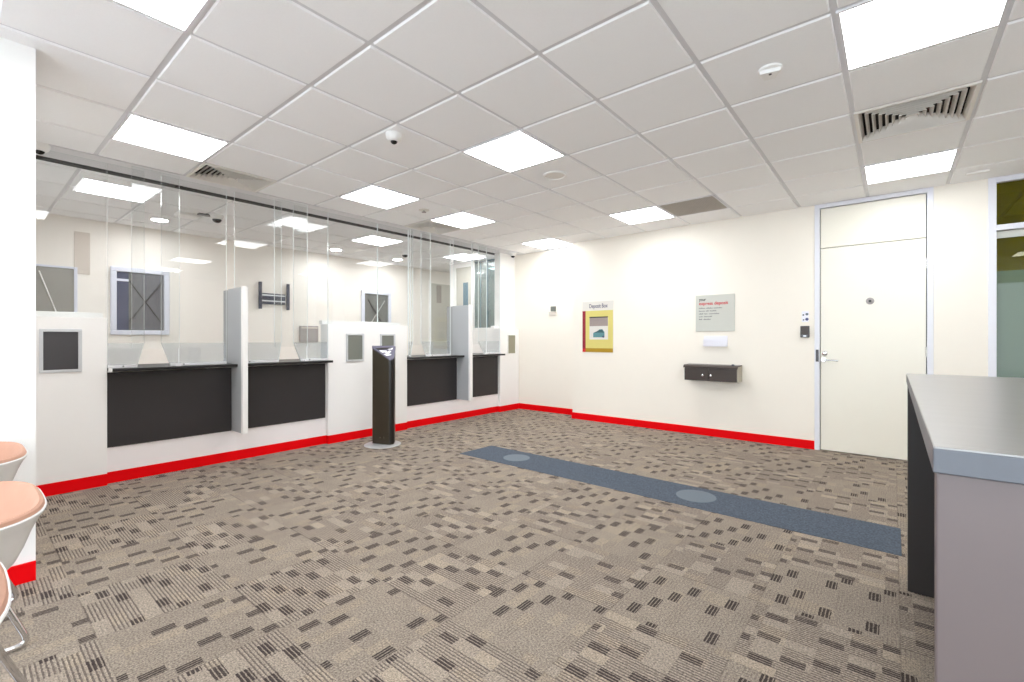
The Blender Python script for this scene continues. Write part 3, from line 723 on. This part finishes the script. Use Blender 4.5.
build('lock', lathe(bm_new(), [(.018, .888), (.018, .905), (.010, .912)], (-1.46, YD+.05, 0), 'z', 16), 'bracket', t, smooth=True)
t = thing('access_reader', (-.755, YB, 1.228), 'small black card reader on the wall beside the door', 'card reader')
build('body', B(-.798, -.713, YB-.028, YB+.004, 1.228, 1.356, .005), 'screen_dark', t)
build('reader_face', B(-.790, -.721, YB-.031, YB-.028, 1.262, 1.350, .002), 'box_dark', t)
build('indicator', B(-.768, -.742, YB-.032, YB-.028, 1.238, 1.250), 'alu', t)
t = thing('door_notice', (-.745, YB, 1.40), 'small white notice with navy symbols above the card reader', 'notice')
build('sheet', B(-.787, -.722, YB-.003, YB, 1.402, 1.518), 'lavender', t)
for (x, z, r, m) in ((-.772, 1.478, .009, 'ink'), (-.738, 1.486, .014, 'sticker'), (-.770, 1.424, .008, 'ink'), (-.738, 1.430, .016, 'navy')):
    build('symbol', lathe(bm_new(), [(r, YB-.0045), (r, YB-.003)], (x, 0, z), 'y', 16), m, t)
t = thing('thermostat', (-4.30, YR, 1.60), 'small beige wall control with dark display in the recessed wall', 'thermostat')
build('body', B(-4.385, -4.24, YR-.022, YR+.004, 1.60, 1.655, .004), 'beige', t)
build('display', B(-4.345, -4.252, YR-.026, YR, 1.665, 1.745, .003), 'screen_grey', t)
build('button', B(-4.375, -4.35, YR-.025, YR-.022, 1.615, 1.640), 'sign_grey', t)

# ------------------------------------------------------------------ on the floor
tag(build('carpet_strip', prism(bm_new(), [(-3.53, 3.395), (.035, 3.366), (.035, 3.845), (-3.512, 3.875)], 'z', 0, .003), 'blue_carpet'), 'long blue-grey carpet strip laid across the patterned floor', 'carpet strip')
def disc(x, y, r, label):
    t = tag(build('floor_sticker', lathe(bm_new(), [(r, .003), (r, .0042), (r*.97, .0046), (.001, .0046)], (x, y, 0), seg=48), 'sticker'), label, 'floor sticker', 'round floor stickers on the blue strip')
disc(-1.172, 3.635, .145, 'large round grey floor sticker on the blue strip nearer the door')
disc(-2.955, 3.640, .135, 'round grey floor sticker near the kiosk end of the blue strip')

# kiosk: local +x is the direction it faces
M['base_metal'] = pbr('kiosk_base_metal', srgb(205, 206, 208), 0.4, 0.6)
t = thing('feedback_kiosk', (0, 0, 0), 'slim dark triangular kiosk with a sloped silver top on a round chrome base', 'kiosk')
bm = lathe(bm_new(), [(.205, 0), (.205, .006), (.195, .011), (.001, .012)], seg=48); build('base_plate', bm, 'base_metal', t, smooth=True)
# plan of the column: a blunt triangle, its sloped top highest along the back edge
PL = [(-.128, -.012), (-.120, .004), (.092, .056), (.112, .050), (.136, .016), (.130, -.01), (.104, -.128), (.085, -.134)]
def ztop(x, y):
    # plane through (-.125,0) and (.10,-.13) at 1.12, falling to .985 at (.10,.055)
    nx, ny = .13, .225; k = math.hypot(nx, ny)
    d = ((x+.125)*nx+y*ny)/k; d1 = (.225*nx+.055*ny)/k
    return 1.12-.135*d/d1
def slab(pts, zlo, zhi):
    bm = bm_new(); n = len(pts)
    a = [bm.verts.new((x, -y, zlo(x, y))) for x, y in pts]; b = [bm.verts.new((x, -y, zhi(x, y))) for x, y in pts]
    bm.faces.new(a[::-1]); bm.faces.new(b)
    for q in range(n): bm.faces.new((a[q], a[(q+1) % n], b[(q+1) % n], b[q]))
    bmesh.ops.recalc_face_normals(bm, faces=list(bm.faces)); return bm
PLi = PL[::-1]
bm = slab(PLi, lambda x, y: .012, lambda x, y: ztop(x, y)-.012)
bmesh.ops.bevel(bm, geom=[e for e in bm.edges if abs(e.verts[0].co.z-e.verts[1].co.z) > .5], offset=.004, segments=2, profile=.5, affect='EDGES')
build('column', bm, 'kiosk', t)
grow = lambda s_: [(x*s_+.0, y*s_) for x, y in PLi]
tp = build('sloped_top', slab(grow(1.03), lambda x, y: ztop(x, y)-.012, lambda x, y: ztop(x, y)+.002), 'kiosk_face', t)
build('front_cover', slab([(.098, .0585), (.114, .054), (.140, .018), (.134, .012), (.108, .046), (.095, .053)], lambda x, y: .03, lambda x, y: ztop(x, y)-.014), 'kiosk_edge', t)
zt = lambda d: (lambda x, y: ztop(x, y)+d)
for pts, m_, nm in (([(-.085, .0), (-.055, .008), (.07, -.075), (.07, -.10)], 'kiosk_edge', 'header_bar'),
                    ([(-.04, .008), (.0, .018), (.045, -.012), (.035, -.03)], 'mark_white', 'printed_mark'),
                    ([(.03, .012), (.07, .0), (.085, -.05), (.06, -.045)], 'mark_white', 'printed_mark'),
                    ([(.04, -.05), (.085, -.075), (.085, -.10), (.05, -.075)], 'mark_white', 'printed_mark'),
                    ([(.02, .03), (.06, .035), (.10, .0), (.095, -.012)], 'mark_white', 'printed_mark')):
    build(nm, slab(pts, zt(.002), zt(.0032)), m_, tp)
for x in (-.02, .03):
    y = .030+(x+.0)*.245
    build('screw', lathe(bm_new(), [(.006, -y-.004), (.006, -y+.004)], (x, 0, .085), 'y', 12), 'chrome', t)
t.location = (-4.515, 3.125, 0); t.rotation_euler = (0, 0, math.atan2(.57, .82)+0.0)

# writing desk
t = thing('writing_desk', (.55, 1.97, 0), 'tall grey-topped writing desk with taupe end panel', 'desk')
DX0, DX1, DY0, DY1, DZ = .048, .95, .986, 2.966, 1.043
bm = bm_new(); box(bm, DX0+.001, DX1, DY0+.001, DY1, DZ-.004, DZ, bev=.001); build('worktop', bm, 'desk_top', t)
build('worktop_edge', B(DX0, DX1+.001, DY0, DY1+.001, DZ-.042, DZ-.003, .002), 'desk_edge', t)
build('end_panel', B(DX0+.004, DX1-.03, DY0+.012, DY0+.05, .0, DZ-.042, .003), 'desk_front', t)
build('end_panel', B(DX0+.004, DX1-.03, DY1-.05, DY1-.012, .0, DZ-.042, .003), 'desk_dark', t)
build('back_panel', B(DX1-.36, DX1-.33, DY0+.05, DY1-.05, .0, DZ-.042), 'desk_dark', t)

# ------------------------------------------------------------------ tub chairs
def tub_chair():
    t = thing('tub_chair', (0, 0, 0), 'x', 'chair', 'white tub chairs with pink upholstery in a row')
    A_, B_, N_ = .31, .28, 3.0; seg = 56
    def ring(s, h):                    # h 0..1 from seat bottom to rim; front (-y) is cut low
        out = []
        for k in range(seg):
            a = 2*PI*k/seg; ca, sa = math.cos(a), math.sin(a)
            x = A_*s*math.copysign(abs(ca)**(2/N_), ca); y = B_*s*math.copysign(abs(sa)**(2/N_), sa)
            f = max(0.0, min(1.0, (-sa-.35)/.5)); f = f*f*(3-2*f)
            zr = .74-.19*f
            out.append((x, y, .50+(zr-.50)*h))
        return out
    def skin(prof, close_end=True):
        bm = bm_new(); rs = [[bm.verts.new(p) for p in ring(s, h)] for s, h in prof]
        for P_, Q_ in zip(rs, rs[1:]):
            for k in range(seg): bm.faces.new((P_[k], P_[(k+1) % seg], Q_[(k+1) % seg], Q_[k]))
        bm.faces.new(rs[0]); bm.faces.new(rs[-1])
        bmesh.ops.recalc_face_normals(bm, faces=list(bm.faces)); return bm
    build('shell', skin([(.25, -.03), (.40, .02), (.56, .12), (.70, .27), (.79, .40), (.85, .56), (.90, .74), (.95, .88), (.99, .955), (1.0, .985), (.995, 1.0), (.98, 1.0), (.965, .985), (.94, .86), (.84, .60), (.72, .36), (.58, .20), (.4, .16)]), 'shell', t, smooth=True)
    build('upholstery', skin([(.4, .24), (.58, .31), (.70, .44), (.78, .60), (.84, .78), (.885, .92), (.915, 1.01), (.945, 1.045), (.972, 1.035), (.985, 1.002), (.97, .985), (.945, .94), (.80, .56), (.5, .23)][::-1]), 'pink', t, smooth=True)
    build('seat_cushion', lathe(bm_new(), [(.12, .545), (.18, .55), (.19, .565), (.17, .58), (.10, .586), (.001, .588)], (0, .0, 0), seg=40), 'pink', t, smooth=True)
    for s in (-1, 1):
        build('sled_leg', tube(bm_new(), rounded([(s*.12, .06, .505), (s*.20, .10, .46), (s*.24, .272, .011), (s*.24, -.26, .011), (s*.20, -.10, .46), (s*.12, -.06, .505)], .045), .011, 12), 'chrome', t, smooth=True)
    build('seat_mount', B(-.14, .14, -.08, .08, .482, .498, .004), 'chrome', t)
    return t
ch = tub_chair()
ch.location = (-2.87, -.085, 0); ch['label'] = 'white tub chair with pink upholstery standing against the near white wall'
copy_thing(ch, (-1.99, -.108, 0), 'white tub chair, middle one of the row, its pink rim crossing the red skirting')
copy_thing(ch, (-1.335, -.212, 0), 'white tub chair closest to the camera, only its shell tip showing')

# ------------------------------------------------------------------ camera, world, view
cam = bpy.data.cameras.new('camera'); co = bpy.data.objects.new('camera', cam); C.objects.link(co)
cam.sensor_width = 36; cam.sensor_fit = 'HORIZONTAL'; cam.lens = 460.6365/1024*36
cam.shift_y = (338.8654-341)/1024; cam.clip_start = .02
co.location = (0, 0, HC); co.rotation_euler = (PI/2, 0, .6918)
sc = bpy.context.scene; sc.camera = co
w = bpy.data.worlds.new('world'); sc.world = w; w.use_nodes = True
w.node_tree.nodes['Background'].inputs[0].default_value = (.80, .91, 1, 1); w.node_tree.nodes['Background'].inputs[1].default_value = 3.2
sc.view_settings.view_transform = 'Standard'; sc.view_settings.look = 'None'; sc.view_settings.gamma = 1; sc.view_settings.use_curve_mapping = False
sc.view_settings.exposure = 1.0
sc.cycles.transparent_max_bounces = 32; sc.cycles.max_bounces = 14; sc.cycles.diffuse_bounces = 8
